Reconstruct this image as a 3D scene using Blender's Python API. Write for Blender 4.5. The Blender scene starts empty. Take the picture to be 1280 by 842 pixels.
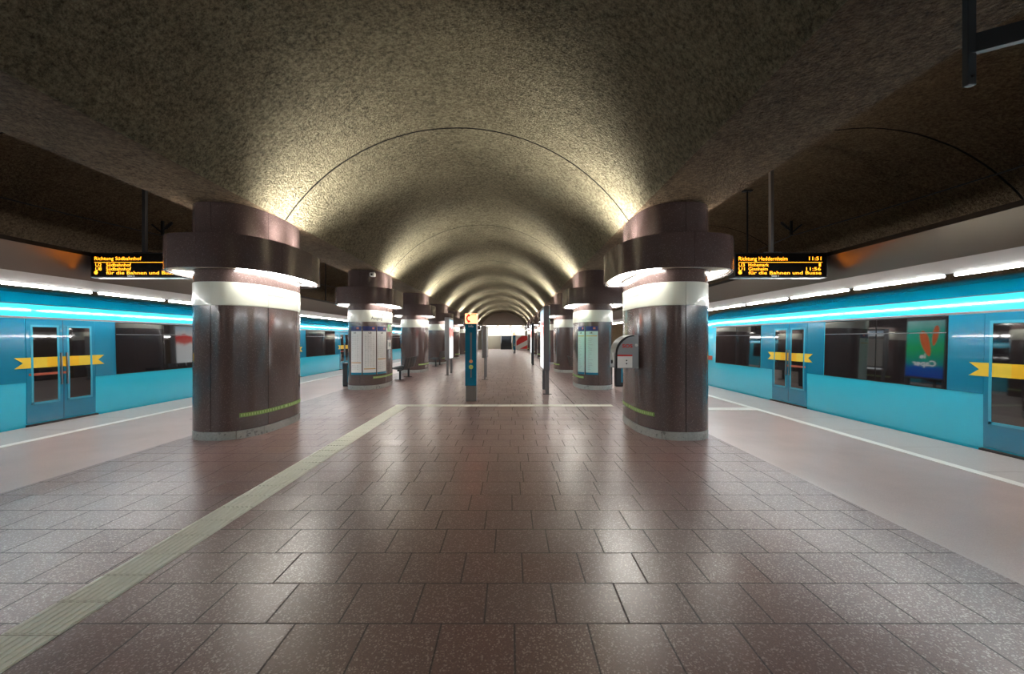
import bpy, math, random
from mathutils import Vector, Matrix
random.seed(7)
S = bpy.context.scene
COL = S.collection
PI = math.pi
C0 = -0.955            # centre line of the hall
F, VX, VY, EYE = 553.0, 638.0, 423.0, 1.57

# ------------------------------------------------------------------ helpers
class MB:
    def __init__(self): self.v, self.f, self.m = [], [], []
    def add(self, vs, fs, mi=0):
        n = len(self.v); self.v += [tuple(p) for p in vs]
        self.f += [tuple(i + n for i in f) for f in fs]; self.m += [mi] * len(fs)
        return self
    def box(self, x0, x1, y0, y1, z0, z1, mi=0):
        vs = [(x, y, z) for x in (x0, x1) for y in (y0, y1) for z in (z0, z1)]
        return self.add(vs, [(0,1,3,2),(4,6,7,5),(0,4,5,1),(2,3,7,6),(0,2,6,4),(1,5,7,3)], mi)
    def bbox(self, x0, x1, y0, y1, z0, z1, r=0.01, mi=0):
        """box with chamfered edges"""
        vs = []; 
        sx, sy, sz = (x0, x1), (y0, y1), (z0, z1)
        idx = {}
        for i in (0,1):
            for j in (0,1):
                for k in (0,1):
                    di, dj, dk = (1-2*i)*r, (1-2*j)*r, (1-2*k)*r
                    for ax in range(3):
                        p = [sx[i]+di, sy[j]+dj, sz[k]+dk]
                        p[ax] = (sx[i], sy[j], sz[k])[ax]
                        idx[(i,j,k,ax)] = len(vs); vs.append(tuple(p))
        fs = []
        for ax in range(3):
            o = [a for a in range(3) if a != ax]
            for s in (0,1):
                q = []
                for (a,b) in ((0,0),(1,0),(1,1),(0,1)):
                    c = [0,0,0]; c[ax]=s; c[o[0]]=a; c[o[1]]=b
                    q.append(idx[(*c,ax)])
                fs.append(tuple(q))
        for ax in range(3):        # edges along ax
            o = [a for a in range(3) if a != ax]
            for a in (0,1):
                for b in (0,1):
                    c0=[0,0,0]; c0[o[0]]=a; c0[o[1]]=b; c1=list(c0); c1[ax]=1
                    fs.append((idx[(*c0,o[0])],idx[(*c1,o[0])],idx[(*c1,o[1])],idx[(*c0,o[1])]))
        for i in (0,1):
            for j in (0,1):
                for k in (0,1):
                    fs.append(tuple(idx[(i,j,k,a)] for a in range(3)))
        return self.add(vs, fs, mi)
    def prism(self, poly, axis, a0, a1, mi=0):
        """poly: 2D points in the two other axes (in xyz order), swept along axis"""
        n = len(poly)
        def P(p, a):
            if axis == 'x': return (a, p[0], p[1])
            if axis == 'y': return (p[0], a, p[1])
            return (p[0], p[1], a)
        vs = [P(p, a0) for p in poly] + [P(p, a1) for p in poly]
        fs = [tuple(range(n))[::-1], tuple(range(n, 2*n))]
        fs += [(i, (i+1) % n, (i+1) % n + n, i + n) for i in range(n)]
        return self.add(vs, fs, mi)
    def cyl(self, p0, p1, r0, r1=None, n=16, mi=0):
        r1 = r0 if r1 is None else r1
        p0, p1 = Vector(p0), Vector(p1); d = (p1 - p0).normalized()
        up = Vector((0,0,1)) if abs(d.z) < .9 else Vector((1,0,0))
        a = d.cross(up).normalized(); b = d.cross(a)
        vs = []
        for (p, r) in ((p0, r0), (p1, r1)):
            for i in range(n):
                t = 2*PI*i/n; vs.append(p + a*math.cos(t)*r + b*math.sin(t)*r)
        fs = [tuple(range(n))[::-1], tuple(range(n, 2*n))] + [(i,(i+1)%n,(i+1)%n+n,i+n) for i in range(n)]
        return self.add(vs, fs, mi)
    def tube(self, pts, r, n=8, mi=0):
        pts = [Vector(p) for p in pts]; vs = []; fs = []
        for k, p in enumerate(pts):
            d = (pts[min(k+1, len(pts)-1)] - pts[max(k-1, 0)]).normalized()
            up = Vector((0,0,1)) if abs(d.z) < .95 else Vector((1,0,0))
            a = d.cross(up).normalized(); b = d.cross(a)
            for i in range(n):
                t = 2*PI*i/n; vs.append(p + a*math.cos(t)*r + b*math.sin(t)*r)
        for k in range(len(pts)-1):
            for i in range(n):
                fs.append((k*n+i, k*n+(i+1)%n, (k+1)*n+(i+1)%n, (k+1)*n+i))
        fs += [tuple(range(n))[::-1], tuple(range((len(pts)-1)*n, len(pts)*n))]
        return self.add(vs, fs, mi)
    def strip(self, curveA, curveB, mi=0):
        n = len(curveA)
        return self.add(list(curveA)+list(curveB), [(i,i+1,n+i+1,n+i) for i in range(n-1)], mi)
    def build(self, name, mats, parent=None, smooth=None, loc=None):
        me = bpy.data.meshes.new(name); me.from_pydata(self.v, [], self.f); me.update()
        for m in (mats if isinstance(mats, (list, tuple)) else [mats]): me.materials.append(m)
        if any(self.m): me.polygons.foreach_set('material_index', self.m)
        import bmesh
        bm = bmesh.new(); bm.from_mesh(me)
        bmesh.ops.remove_doubles(bm, verts=bm.verts, dist=1e-5)
        bmesh.ops.recalc_face_normals(bm, faces=bm.faces)
        if smooth:
            for e in bm.edges:
                if len(e.link_faces) == 2:
                    e.smooth = e.calc_face_angle(0) < math.radians(smooth)
            for f in bm.faces: f.smooth = True
        bm.to_mesh(me); bm.free()
        o = bpy.data.objects.new(name, me); COL.objects.link(o)
        if parent: o.parent = parent
        if loc: o.location = loc
        return o

def tag(o, label=None, cat=None, group=None, kind=None):
    if label: o['label'] = label
    if cat: o['category'] = cat
    if group: o['group'] = group
    if kind: o['kind'] = kind
    return o
def thing(name, label, cat, loc=(0,0,0), rz=0, group=None):
    o = bpy.data.objects.new(name, None); COL.objects.link(o)
    o.location = loc; o.rotation_euler = (0,0,rz); o.empty_display_size = .2
    return tag(o, label, cat, group)
def copy_tree(o, loc=None, rz=None, label=None, group=None, scale=None, skip=()):
    def rec(src, par):
        c = src.copy(); COL.objects.link(c)
        if par is not None: c.parent = par
        for ch in list(src.children):
            if ch.name.split('.')[0] in skip: continue
            rec(ch, c)
        return c
    r = rec(o, None)
    if loc is not None: r.location = loc
    if rz is not None: r.rotation_euler = (0,0,rz)
    if scale is not None: r.scale = scale
    if label: r['label'] = label
    if group: r['group'] = group
    return r

_fonts = {}
def text_mb(s, mi=0, bold=0.0, thick=.002):
    """flat text mesh in the xy plane -> (verts2D/3D, faces), cached bounds normalised to 0..1"""
    cu = bpy.data.curves.new('t', 'FONT'); cu.body = s; cu.size = 1; cu.resolution_u = 3
    cu.offset = bold
    o = bpy.data.objects.new('t', cu); COL.objects.link(o)
    dg = bpy.context.evaluated_depsgraph_get(); dg.update()
    me = bpy.data.meshes.new_from_object(o.evaluated_get(dg))
    vs = [tuple(v.co) for v in me.vertices]; fs = [tuple(p.vertices) for p in me.polygons]
    bpy.data.objects.remove(o); bpy.data.curves.remove(cu); bpy.data.meshes.remove(me)
    xs = [v[0] for v in vs]; ys = [v[1] for v in vs]
    x0, x1, y0, y1 = min(xs), max(xs), min(ys), max(ys)
    return [((v[0]-x0)/(x1-x0), (v[1]-y0)/(y1-y0)) for v in vs], fs, (x1-x0)/(y1-y0)
def text_into(mb, s, mapf, u0, u1, v0, v1, mi=0, bold=0.0):
    """fit text in rectangle u0..u1 x v0..v1, mapf(u,v)->xyz"""
    vs, fs, asp = text_mb(s, bold=bold)
    mb.add([mapf(u0+(u1-u0)*a, v0+(v1-v0)*b) for a, b in vs], fs, mi)

# ------------------------------------------------------------------ materials
def new_mat(name):
    m = bpy.data.materials.new(name); m.use_nodes = True
    nt = m.node_tree; b = nt.nodes['Principled BSDF']
    return m, nt, b
class N:
    def __init__(self, nt): self.nt = nt
    def __call__(self, t, **kw):
        n = self.nt.nodes.new(t)
        for k, v in kw.items(): setattr(n, k, v)
        return n
    def link(self, a, b): self.nt.links.new(a, b)
    def math(self, op, a, b=None, c=None, clamp=False):
        n = self.nt.nodes.new('ShaderNodeMath'); n.operation = op; n.use_clamp = clamp
        for i, x in enumerate((a, b, c)):
            if x is None: continue
            if isinstance(x, (int, float)): n.inputs[i].default_value = x
            else: self.nt.links.new(x, n.inputs[i])
        return n.outputs[0]
    def mix(self, f, a, b):
        n = self.nt.nodes.new('ShaderNodeMix'); n.data_type = 'RGBA'
        for i, x in ((0, f), (6, a), (7, b)):
            if isinstance(x, (int, float)): n.inputs[i].default_value = x
            elif isinstance(x, tuple): n.inputs[i].default_value = (*x[:3], 1)
            else: self.nt.links.new(x, n.inputs[i])
        return n.outputs[2]
    def ramp(self, f, stops):
        n = self.nt.nodes.new('ShaderNodeValToRGB'); self.nt.links.new(f, n.inputs[0])
        el = n.color_ramp.elements
        while len(el) > 1: el.remove(el[-1])
        for i, (p, c) in enumerate(stops):
            e = el[0] if i == 0 else el.new(p)
            e.position = p; e.color = (*c[:3], 1) if isinstance(c, tuple) else (c, c, c, 1)
        return n.outputs[0]
    def noise(self, scale, detail=2, rough=.5, vec=None):
        n = self.nt.nodes.new('ShaderNodeTexNoise'); n.inputs['Scale'].default_value = scale
        n.inputs['Detail'].default_value = detail; n.inputs['Roughness'].default_value = rough
        if vec is not None: self.nt.links.new(vec, n.inputs['Vector'])
        return n.outputs['Fac']
    def voro(self, scale, vec=None, feature='F1'):
        n = self.nt.nodes.new('ShaderNodeTexVoronoi'); n.feature = feature; n.inputs['Scale'].default_value = scale
        if vec is not None: self.nt.links.new(vec, n.inputs['Vector'])
        return n
    def obj(self): return self.nt.nodes.new('ShaderNodeTexCoord').outputs['Object']
    def bump(self, h, dist=.01, strength=1, normal=None):
        n = self.nt.nodes.new('ShaderNodeBump'); n.inputs['Distance'].default_value = dist
        n.inputs['Strength'].default_value = strength; self.nt.links.new(h, n.inputs['Height'])
        if normal is not None: self.nt.links.new(normal, n.inputs['Normal'])
        return n.outputs[0]
def srgb(r, g, b):
    f = lambda c: (c/255/12.92) if c/255 <= .04045 else ((c/255+.055)/1.055)**2.4
    return (f(r), f(g), f(b))
def plain(name, col, rough=.5, metal=0, var=.06, scale=6, spec=.5, coat=0):
    """colour with slight procedural unevenness"""
    m, nt, b = new_mat(name); n = N(nt)
    f = n.noise(scale, 3, .6, n.obj())
    c = n.mix(f, tuple(x*(1-var) for x in col), tuple(min(1, x*(1+var)) for x in col))
    n.link(c, b.inputs['Base Color'])
    n.link(n.math('MULTIPLY_ADD', f, rough*.2, rough*.9), b.inputs['Roughness'])
    b.inputs['Metallic'].default_value = metal; b.inputs['Specular IOR Level'].default_value = spec
    b.inputs['Coat Weight'].default_value = coat
    return m
def emit(name, col, strength, base=(.8,.8,.8)):
    m, nt, b = new_mat(name)
    b.inputs['Base Color'].default_value = (*base, 1)
    b.inputs['Emission Color'].default_value = (*col, 1); b.inputs['Emission Strength'].default_value = strength
    return m

def granite(name, lo, hi, fleck, rough=.16, scale=170):
    m, nt, b = new_mat(name); n = N(nt); o = n.obj()
    big = n.noise(1.3, 3, .6, o); fine = n.noise(scale, 2, .7, o)
    v = n.voro(scale*.75, o)
    base = n.mix(n.math('MULTIPLY_ADD', big, .5, n.math('MULTIPLY', fine, .5)), lo, hi)
    sp = n.ramp(v.outputs['Color'], [(0, 0.0), (.80, 0.0), (.86, 1.0)])
    c = n.mix(n.math('MULTIPLY', sp, .55), base, fleck)
    n.link(c, b.inputs['Base Color'])
    n.link(n.math('MULTIPLY_ADD', big, .10, rough-.05), b.inputs['Roughness'])
    b.inputs['Coat Weight'].default_value = .25; b.inputs['Coat Roughness'].default_value = .08
    h = n.noise(2.2, 1, .5, o); n.link(n.bump(h, .004, .5), b.inputs['Normal'])
    return m

def rock(name, lo, hi, seams=True, tone=1.0):
    m, nt, b = new_mat(name); n = N(nt); o = n.obj()
    lumps = n.noise(24, 5, .72, o); grains = n.voro(34, o).outputs['Distance']
    big = n.noise(.55, 3, .6, o); mid = n.noise(3.2, 3, .6, o)
    h = n.math('ADD', n.math('MULTIPLY', lumps, 1.4), n.math('MULTIPLY', grains, -.7))
    coarse = n.noise(17, 7, .85, o)
    g = n.ramp(coarse, [(.40, 0.0), (.60, 1.0)])
    f = n.math('MULTIPLY_ADD', g, .62, n.math('MULTIPLY_ADD', mid, .35, n.math('MULTIPLY_ADD', big, .45, -.22)), clamp=True)
    h0 = coarse
    c = n.mix(f, lo, hi)
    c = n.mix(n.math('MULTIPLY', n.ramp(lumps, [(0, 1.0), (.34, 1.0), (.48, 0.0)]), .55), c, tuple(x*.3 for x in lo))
    h = n.math('ADD', h, n.math('MULTIPLY', h0, .9))
    if seams:
        sep = n('ShaderNodeSeparateXYZ'); n.link(o, sep.inputs[0])
        wob = n.math('MULTIPLY_ADD', mid, .03, -.015)
        y = n.math('ADD', sep.outputs[1], wob)
        d = n.math('ABSOLUTE', n.math('SUBTRACT', n.math('MODULO', n.math('ADD', y, 67.5 - 7.9 + 3.375), 6.75), 3.375))
        s = n.ramp(d, [(0, 1.0), (.016, 1.0), (.026, 0.0)])
        c = n.mix(s, c, (.008, .007, .006)); h = n.math('SUBTRACT', h, n.math('MULTIPLY', s, 1.2))
    n.link(c, b.inputs['Base Color']); b.inputs['Roughness'].default_value = .95
    b.inputs['Specular IOR Level'].default_value = .2
    n.link(n.bump(h, .13, 1.0), b.inputs['Normal'])
    return m

def floor_mat():
    m, nt, b = new_mat('terrazzo_floor'); n = N(nt); o = n.obj()
    sep = n('ShaderNodeSeparateXYZ'); n.link(o, sep.inputs[0]); X, Y = sep.outputs[0], sep.outputs[1]
    T = .4017
    row = n.math('FLOOR', n.math('DIVIDE', n.math('ADD', Y, 40.0 - .26), T))
    wn = n('ShaderNodeTexWhiteNoise', noise_dimensions='1D'); n.link(row, wn.inputs['W'])
    xs = n.math('ADD', n.math('DIVIDE', n.math('ADD', X, 40.0), T), n.math('MULTIPLY', wn.outputs['Value'], .999))
    ys = n.math('DIVIDE', n.math('ADD', Y, 40.0 - .26), T)
    colm = n.math('FLOOR', xs)
    fx, fy = n.math('FRACT', xs), n.math('FRACT', ys)
    ex = n.math('MINIMUM', fx, n.math('SUBTRACT', 1.0, fx)); ey = n.math('MINIMUM', fy, n.math('SUBTRACT', 1.0, fy))
    e = n.math('MINIMUM', ex, ey)
    joint = n.math('SUBTRACT', 1.0, n.math('SMOOTH_MIN', n.math('DIVIDE', e, .02), 1.0, .3))
    joint = n.math('MULTIPLY', joint, 1.0, clamp=True)
    # central field only between the outer faces of the pillars
    ax = n.math('ABSOLUTE', n.math('SUBTRACT', X, C0))
    cen = n.math('LESS_THAN', ax, 4.22)
    jc = n.math('MULTIPLY', joint, cen)
    comb = n('ShaderNodeCombineXYZ'); n.link(colm, comb.inputs[0]); n.link(row, comb.inputs[1])
    w3 = n('ShaderNodeTexWhiteNoise', noise_dimensions='3D'); n.link(comb.outputs[0], w3.inputs['Vector'])
    rnd = w3.outputs['Value']
    # terrazzo chips
    v1 = n.voro(125, o); v2 = n.voro(220, o)
    chip = n.ramp(v1.outputs['Color'], [(0, 0.0), (.74, 0.0), (.78, 1.0)])
    chip2 = n.ramp(v2.outputs['Color'], [(0, 0.0), (.60, 0.0), (.72, 1.0)])
    base = n.mix(n.noise(60, 2, .6, o), srgb(92, 62, 59), srgb(144, 106, 102))
    base = n.mix(n.math('MULTIPLY', rnd, .45), base, srgb(112, 90, 88))
    c = n.mix(n.math('MULTIPLY', chip2, .35), base, srgb(160, 130, 122))
    c = n.mix(n.math('MULTIPLY', chip, .75), c, srgb(192, 168, 158))
    side = n.mix(n.noise(70, 2, .6, o), srgb(168, 142, 137), srgb(202, 178, 172))
    side = n.mix(n.math('MULTIPLY', chip2, .35), side, srgb(205, 190, 184))
    c = n.mix(cen, side, c)
    dirt = n.noise(.9, 4, .65, o)
    c = n.mix(n.math('MULTIPLY', n.math('SUBTRACT', dirt, .35, clamp=True), .5), c, srgb(60, 50, 47))
    c = n.mix(jc, c, srgb(20, 15, 13))
    n.link(c, b.inputs['Base Color'])
    r = n.math('MULTIPLY_ADD', rnd, .03, n.math('MULTIPLY_ADD', dirt, .05, .272))
    r = n.math('ADD', r, n.math('MULTIPLY', jc, .4)); n.link(n.math('ADD', r, n.math('MULTIPLY', n.math('SUBTRACT', 1.0, cen), .005)), b.inputs['Roughness'])
    # every slab lies with its own slight tilt
    g = n('ShaderNodeNewGeometry')
    vs = n('ShaderNodeVectorMath', operation='SUBTRACT'); n.link(w3.outputs['Color'], vs.inputs[0]); vs.inputs[1].default_value = (.5,.5,.5)
    vm = n('ShaderNodeVectorMath', operation='MULTIPLY'); n.link(vs.outputs[0], vm.inputs[0]); vm.inputs[1].default_value = (.034,.034,0)
    vc = n('ShaderNodeVectorMath', operation='SCALE'); n.link(vm.outputs[0], vc.inputs[0]); n.link(cen, vc.inputs['Scale'])
    va = n('ShaderNodeVectorMath', operation='ADD'); n.link(g.outputs['Normal'], va.inputs[0]); n.link(vc.outputs[0], va.inputs[1])
    vn = n('ShaderNodeVectorMath', operation='NORMALIZE'); n.link(va.outputs[0], vn.inputs[0])
    hh = n.math('ADD', n.math('MULTIPLY', jc, -.3), n.math('MULTIPLY', n.noise(5, 1, .5, o), .10))
    n.link(n.bump(hh, .0025, .8, vn.outputs[0]), b.inputs['Normal'])
    b.inputs['Specular IOR Level'].default_value = .85
    return m

M = {}
M['granite'] = granite('brown_granite', srgb(76, 62, 60), srgb(110, 93, 90), srgb(150, 134, 131))
M['granite_dark'] = granite('dark_brown_granite', srgb(72, 58, 57), srgb(102, 85, 83), srgb(134, 119, 117), rough=.2)
M['plinth'] = granite('grey_speckled_granite', srgb(84, 88, 87), srgb(226, 230, 226), srgb(60, 64, 64), rough=.4, scale=38)
M['joint'] = plain('dark_joint', srgb(22, 17, 16), .8)
M['enamel'] = plain('cream_enamel', srgb(226, 228, 214), .22, coat=.3, var=.02)
M['cream'] = plain('cream_panel', srgb(214, 206, 190), .5, var=.03)
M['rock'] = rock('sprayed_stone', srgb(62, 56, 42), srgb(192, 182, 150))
M['rock_shaded'] = rock('shaded_brown_sprayed_stone', srgb(56, 43, 32), srgb(158, 134, 105))  # darker, browner stone: dim light on soffits and side vaults worked into its colour
M['rock_wall'] = rock('tunnel_wall_stone', srgb(96, 78, 56), srgb(170, 145, 110), seams=False)
M['floor'] = floor_mat()
M['kerb'] = granite('pale_edge_stone', srgb(172, 160, 155), srgb(200, 190, 185), srgb(205, 198, 194), rough=.38, scale=120)
M['white_line'] = plain('white_line_paint', srgb(235, 232, 226), .4, var=.03)
M['tactile'] = plain('pale_green_guide_slab', srgb(236, 236, 224), .5, var=.06, scale=9)
M['concrete'] = plain('track_concrete', srgb(70, 64, 60), .9, var=.2)
M['alu'] = plain('brushed_aluminium', srgb(142, 134, 128), .30, .85, var=.03, scale=2)
M['alu_fine'] = plain('grey_metal', srgb(150, 152, 155), .3, .9, var=.04)
M['grey_paint'] = plain('grey_paint', srgb(112, 113, 118), .35, .2)
M['dark_metal'] = plain('dark_metal', srgb(44, 46, 50), .4, .5)
M['black'] = plain('black_housing', srgb(14, 14, 15), .35)
M['anthracite'] = plain('anthracite_coating', srgb(36, 42, 47), .45, .0)
M['reflector'] = plain('white_reflector', srgb(205, 205, 204), .35, var=.02)
M['cyan'] = plain('cyan_train_paint', srgb(50, 200, 234), .16, coat=.5, var=.02, scale=.6)
M['teal'] = plain('teal_door_paint', srgb(18, 128, 164), .14, coat=.5, var=.03, scale=.6)
M['roof_paint'] = plain('blue_roof_paint', srgb(0, 96, 122), .12, coat=.6, var=.03, scale=.6)
M['cant'] = plain('grey_cant_rail', srgb(120, 112, 114), .4)
M['teal_light'] = plain('light_teal_door_frame', srgb(60, 168, 198), .2, coat=.4, var=.03)
M['train_glass'] = plain('tinted_train_glass', srgb(26, 24, 26), .03, var=.02, spec=.9, coat=.6)
M['rubber'] = plain('black_rubber', srgb(12, 12, 13), .6)
M['yellow'] = plain('yellow_ribbon', srgb(236, 204, 60), .4, var=.05)
M['yellow2'] = plain('deep_yellow_ribbon', srgb(242, 190, 20), .4, var=.05)
M['rust_red'] = plain('red_brown_sticker', srgb(170, 80, 55), .4)
M['underframe'] = plain('underframe', srgb(40, 36, 36), .7)
M['help_teal'] = plain('teal_enamel', srgb(0, 102, 134), .25, coat=.3, var=.03)
M['paper'] = plain('poster_paper', srgb(248, 249, 248), .3, var=.02)
M['paper_mint'] = plain('mint_poster_paper', srgb(216, 243, 236), .3, var=.02)
M['blue_head'] = plain('dark_blue_print', srgb(36, 52, 118), .3)
M['teal_print'] = plain('teal_print', srgb(0, 128, 160), .3)
M['orange_print'] = plain('orange_print', srgb(214, 160, 70), .35)
M['yellow_print'] = plain('yellow_print', srgb(225, 190, 60), .35)
M['ink'] = plain('black_ink', srgb(38, 38, 40), .5)
M['grey_ink'] = plain('grey_ink', srgb(170, 176, 178), .5)
M['red_print'] = plain('red_print', srgb(205, 40, 35), .4)
M['pale_red'] = plain('faded_red_print', srgb(214, 130, 118), .4)
M['green_strip'] = plain('green_luminous_strip', srgb(135, 172, 84), .45)
M['green_mark'] = plain('pale_green_marks', srgb(206, 226, 160), .45)
M['white_paint'] = plain('white_wall_paint', srgb(225, 222, 214), .6)
M['corrug'] = plain('grey_ribbed_cladding', srgb(190, 180, 166), .6)
M['mullion'] = plain('grey_green_wall_tiles', srgb(128, 124, 110), .5)
M['tube'] = emit('fluorescent_tube', (1, .985, .96), 24)
M['down'] = emit('collar_diffuser', (1, .97, .90), 9)
M['up'] = emit('uplight_tube', (1, .95, .84), 14)
M['up_soft'] = emit('soft_uplight', (1, .88, .72), 14)
M['led'] = emit('amber_led', (1, .27, .01), 1.7, (.2,.1,0))
M['led_white'] = emit('pale_led', (.8, .85, .8), .25)
M['phone_lit'] = emit('orange_white_light_box', (1, .26, .10), 1.2)
M['phone_red'] = emit('red_light_box_symbol', (.8, .005, .01), .35, (.5,0,0))
M['lamp_face'] = emit('stair_lamp', (1, .98, .95), 18)
M['head_white'] = emit('train_marker_light', (1, 1, 1), 3)

# ------------------------------------------------------------------ setting
Y0, Y1 = -8.0, 63.6
PE = 7.55                                   # platform half width
SOF = 3.68
def vault_profile(cx, hw, rise, n=26):
    R = (hw*hw + rise*rise)/(2*rise); a = math.asin(hw/R)
    return [(cx + R*math.sin(-a + 2*a*i/n), SOF + rise - R + R*math.cos(-a + 2*a*i/n)) for i in range(n+1)]
def struct(o): o['kind'] = 'structure'; return o

mb = MB()
mb.add([(C0-PE+.0,Y0,0),(C0+PE,Y0,0),(C0+PE,Y1+4,0),(C0-PE,Y1+4,0)], [(0,1,2,3)])
mb.add([(C0-PE,Y0,0),(C0-PE,Y1+4,0),(C0-PE,Y1+4,-.9),(C0-PE,Y0,-.9)], [(0,1,2,3)])
mb.add([(C0+PE,Y0,0),(C0+PE,Y1+4,0),(C0+PE,Y1+4,-.9),(C0+PE,Y0,-.9)], [(0,1,2,3)])
struct(mb.build('floor', M['floor']))
for s, nm in ((-1, 'floor_track_left'), (1, 'floor_track_right')):
    a, b = sorted((C0+s*PE, C0+s*10.42))
    mb = MB().box(a, b, Y0, Y1, -1.0, -.9)
    struct(mb.build(nm, M['concrete']))
# edge slabs and white lines
nt = 1
for s in (-1, 1):
    a, b = sorted((C0+s*6.50, C0+s*(PE+.02)))
    mb = MB()
    y = Y0
    while y < Y1:
        mb.box(a, b, y, min(y+1.194, Y1), -.06, .004); y += 1.2
    struct(mb.build('trim_%d' % nt, M['kerb'])); nt += 1
    a, b = sorted((C0+s*6.36, C0+s*6.495))
    struct(MB().box(a, b, Y0, Y1, -.01, .006).build('trim_%d' % nt, M['white_line'])); nt += 1
# guide strip with ribs: one long strip, one cross strip
mb = MB()
y = Y0
while y < 10.15:
    y2 = min(y+.287, 10.2)
    mb.box(-2.70, -2.39, y, y2, -.01, .003)
    for k in range(7):
        x = -2.685 + k*.0425; mb.bbox(x, x+.027, y+.004, y2-.004, .002, .009, .003)
    y += .2955
struct(mb.build('trim_%d' % nt, M['tactile'])); nt += 1
mb = MB()
x = -2.70
while x < 2.1:
    mb.box(x, x+.295, 10.25, 10.52, -.01, .003)
    for k in range(6): mb.bbox(x+.004, x+.29, 10.262+k*.0425, 10.289+k*.0425, .002, .008, .003)
    x += .3
struct(mb.build('trim_%d' % nt, M['tactile'])); nt += 1
struct(MB().box(3.32, C0+6.36, 9.7, 10.05, -.01, .005).build('trim_%d' % nt, M['white_line'])); nt += 1
# two long dark floor joints past the cross strip
mb = MB()
mb.box(C0-5.3, C0+4.2, 8.62, 8.635, -.01, .0015)
mb.box(1.52, 1.535, 8.63, 30, -.01, .0015)
struct(mb.build('trim_%d' % nt, M['joint'])); nt += 1

# ceiling: three barrel vaults with flat soffits between, one sheet
prof = []
prof += vault_profile(C0-7.32, 3.08, 1.65)
prof += vault_profile(C0, 3.06, 1.65, 40)
prof += vault_profile(C0+7.32, 3.08, 1.65)
mb = MB(); ny = 24
for j in range(ny+1):
    y = Y0 + (Y1-Y0)*j/ny
    mb.v += [(x, y, z) for x, z in prof]
n_ = len(prof)
for j in range(ny):
    for i in range(n_-1):
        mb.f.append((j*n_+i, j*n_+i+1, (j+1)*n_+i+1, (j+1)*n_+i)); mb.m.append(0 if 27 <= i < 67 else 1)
struct(mb.build('ceiling', [M['rock'], M['rock_shaded']], smooth=35))
for s, nm in ((-1,'wall_left'), (1,'wall_right')):
    a, b = sorted((C0+s*10.40, C0+s*10.7))
    struct(MB().box(a, b, Y0, Y1, -1, SOF+.05).build(nm, M['rock_wall']))
struct(MB().box(C0-10.7, C0+10.7, Y0-.3, Y0, -1, 5.6).build('wall_back', M['rock_wall']))

# end of the hall: ribbed gable under the vault, white wall with stair behind
gp = [(x, z) for x, z in vault_profile(C0, 3.06, 1.65, 30)]
mb = MB()
mb.prism(gp + [(C0+3.06, 3.5), (C0-3.06, 3.5)], 'y', Y1+.05, Y1+.15)
x = C0-3.0
while x < C0+3.0:
    dz = SOF + math.sqrt(max(0, 3.66**2-(x-C0)**2)) - 2.08
    if dz > 3.6: mb.box(x, x+.07, Y1+.0, Y1+.06, 3.52, min(dz, 5.3)-.03)
    x += .16
struct(mb.build('wall_front', M['corrug']))
for s, nm in ((-1,'wall_front_left'), (1,'wall_front_right')):
    a, b = sorted((C0+s*3.06, C0+s*10.7))
    struct(MB().box(a, b, Y1+.05, Y1+.3, -1, 5.6).build(nm, M['mullion']))
struct(MB().box(C0-3.1, C0+3.1, Y1+4, Y1+4.2, 0, 3.6).build('wall_end', M['white_paint']))
struct(MB().box(C0-3.1, C0+3.1, Y1+3.95, Y1+4, 0, 2.0).build('trim_%d' % nt, M['mullion'])); nt += 1
struct(MB().box(C0-3.1, C0+3.1, Y1+.15, Y1+4, 3.5, 3.6).build('ceiling_end', M['white_paint']))
mb = MB()
for x in (C0-3.2, C0+3.1): mb.box(x, x+.1, Y1+.15, Y1+4.1, 0, 3.6)
struct(mb.build('wall_end_sides', M['white_paint']))

# ------------------------------------------------------------------ pillars
AX, BY, NE = .585, 1.10, 2.7
def se(u, a, b, ne=NE):
    c, s = math.cos(u), math.sin(u); e = 2/ne
    return (a*math.copysign(abs(c)**e, c), b*math.copysign(abs(s)**e, s))
def arc(u0, u1, a, b, n):
    return [se(u0+(u1-u0)*i/n, a, b) for i in range(n+1)]
def curved(mb, u0, u1, z0, z1, off=0.0, th=.01, n=24, a=AX, b=BY, mi=0):
    """a bent slab that follows the pillar's outline"""
    o = arc(u0, u1, a+off+th, b+off+th, n); i = arc(u0, u1, a+off, b+off, n)
    k = n+1
    vs = [(x,y,z0) for x,y in o]+[(x,y,z1) for x,y in o]+[(x,y,z0) for x,y in i]+[(x,y,z1) for x,y in i]
    fs = []
    for q in range(n):
        fs += [(q,q+1,k+q+1,k+q),(2*k+q,3*k+q,3*k+q+1,2*k+q+1),(k+q,k+q+1,3*k+q+1,3*k+q),(q,2*k+q,2*k+q+1,q+1)]
    fs += [(0,k,3*k,2*k),(n,2*k+n,3*k+n,k+n)]
    mb.add(vs, fs, mi)
def ring(mb, z0, z1, a0, b0, a1, b1, n=96, mi=0):
    o = [se(2*PI*i/n, a1, b1) for i in range(n)]; i_ = [se(2*PI*i/n, a0, b0) for i in range(n)]
    vs = [(x,y,z0) for x,y in o]+[(x,y,z1) for x,y in o]+[(x,y,z0) for x,y in i_]+[(x,y,z1) for x,y in i_]
    fs = []
    for q in range(n):
        r = (q+1) % n
        fs += [(q,r,n+r,n+q),(2*n+q,3*n+q,3*n+r,2*n+r),(n+q,n+r,3*n+r,3*n+q),(q,2*n+q,2*n+r,r)]
    mb.add(vs, fs, mi)
def solid(mb, z0, z1, a, b, n=96, mi=0):
    o = [se(2*PI*i/n, a, b) for i in range(n)]
    mb.add([(x,y,z0) for x,y in o]+[(x,y,z1) for x,y in o],
           [tuple(range(n))[::-1], tuple(range(n,2*n))]+[(q,(q+1)%n,(q+1)%n+n,q+n) for q in range(n)], mi)
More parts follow.
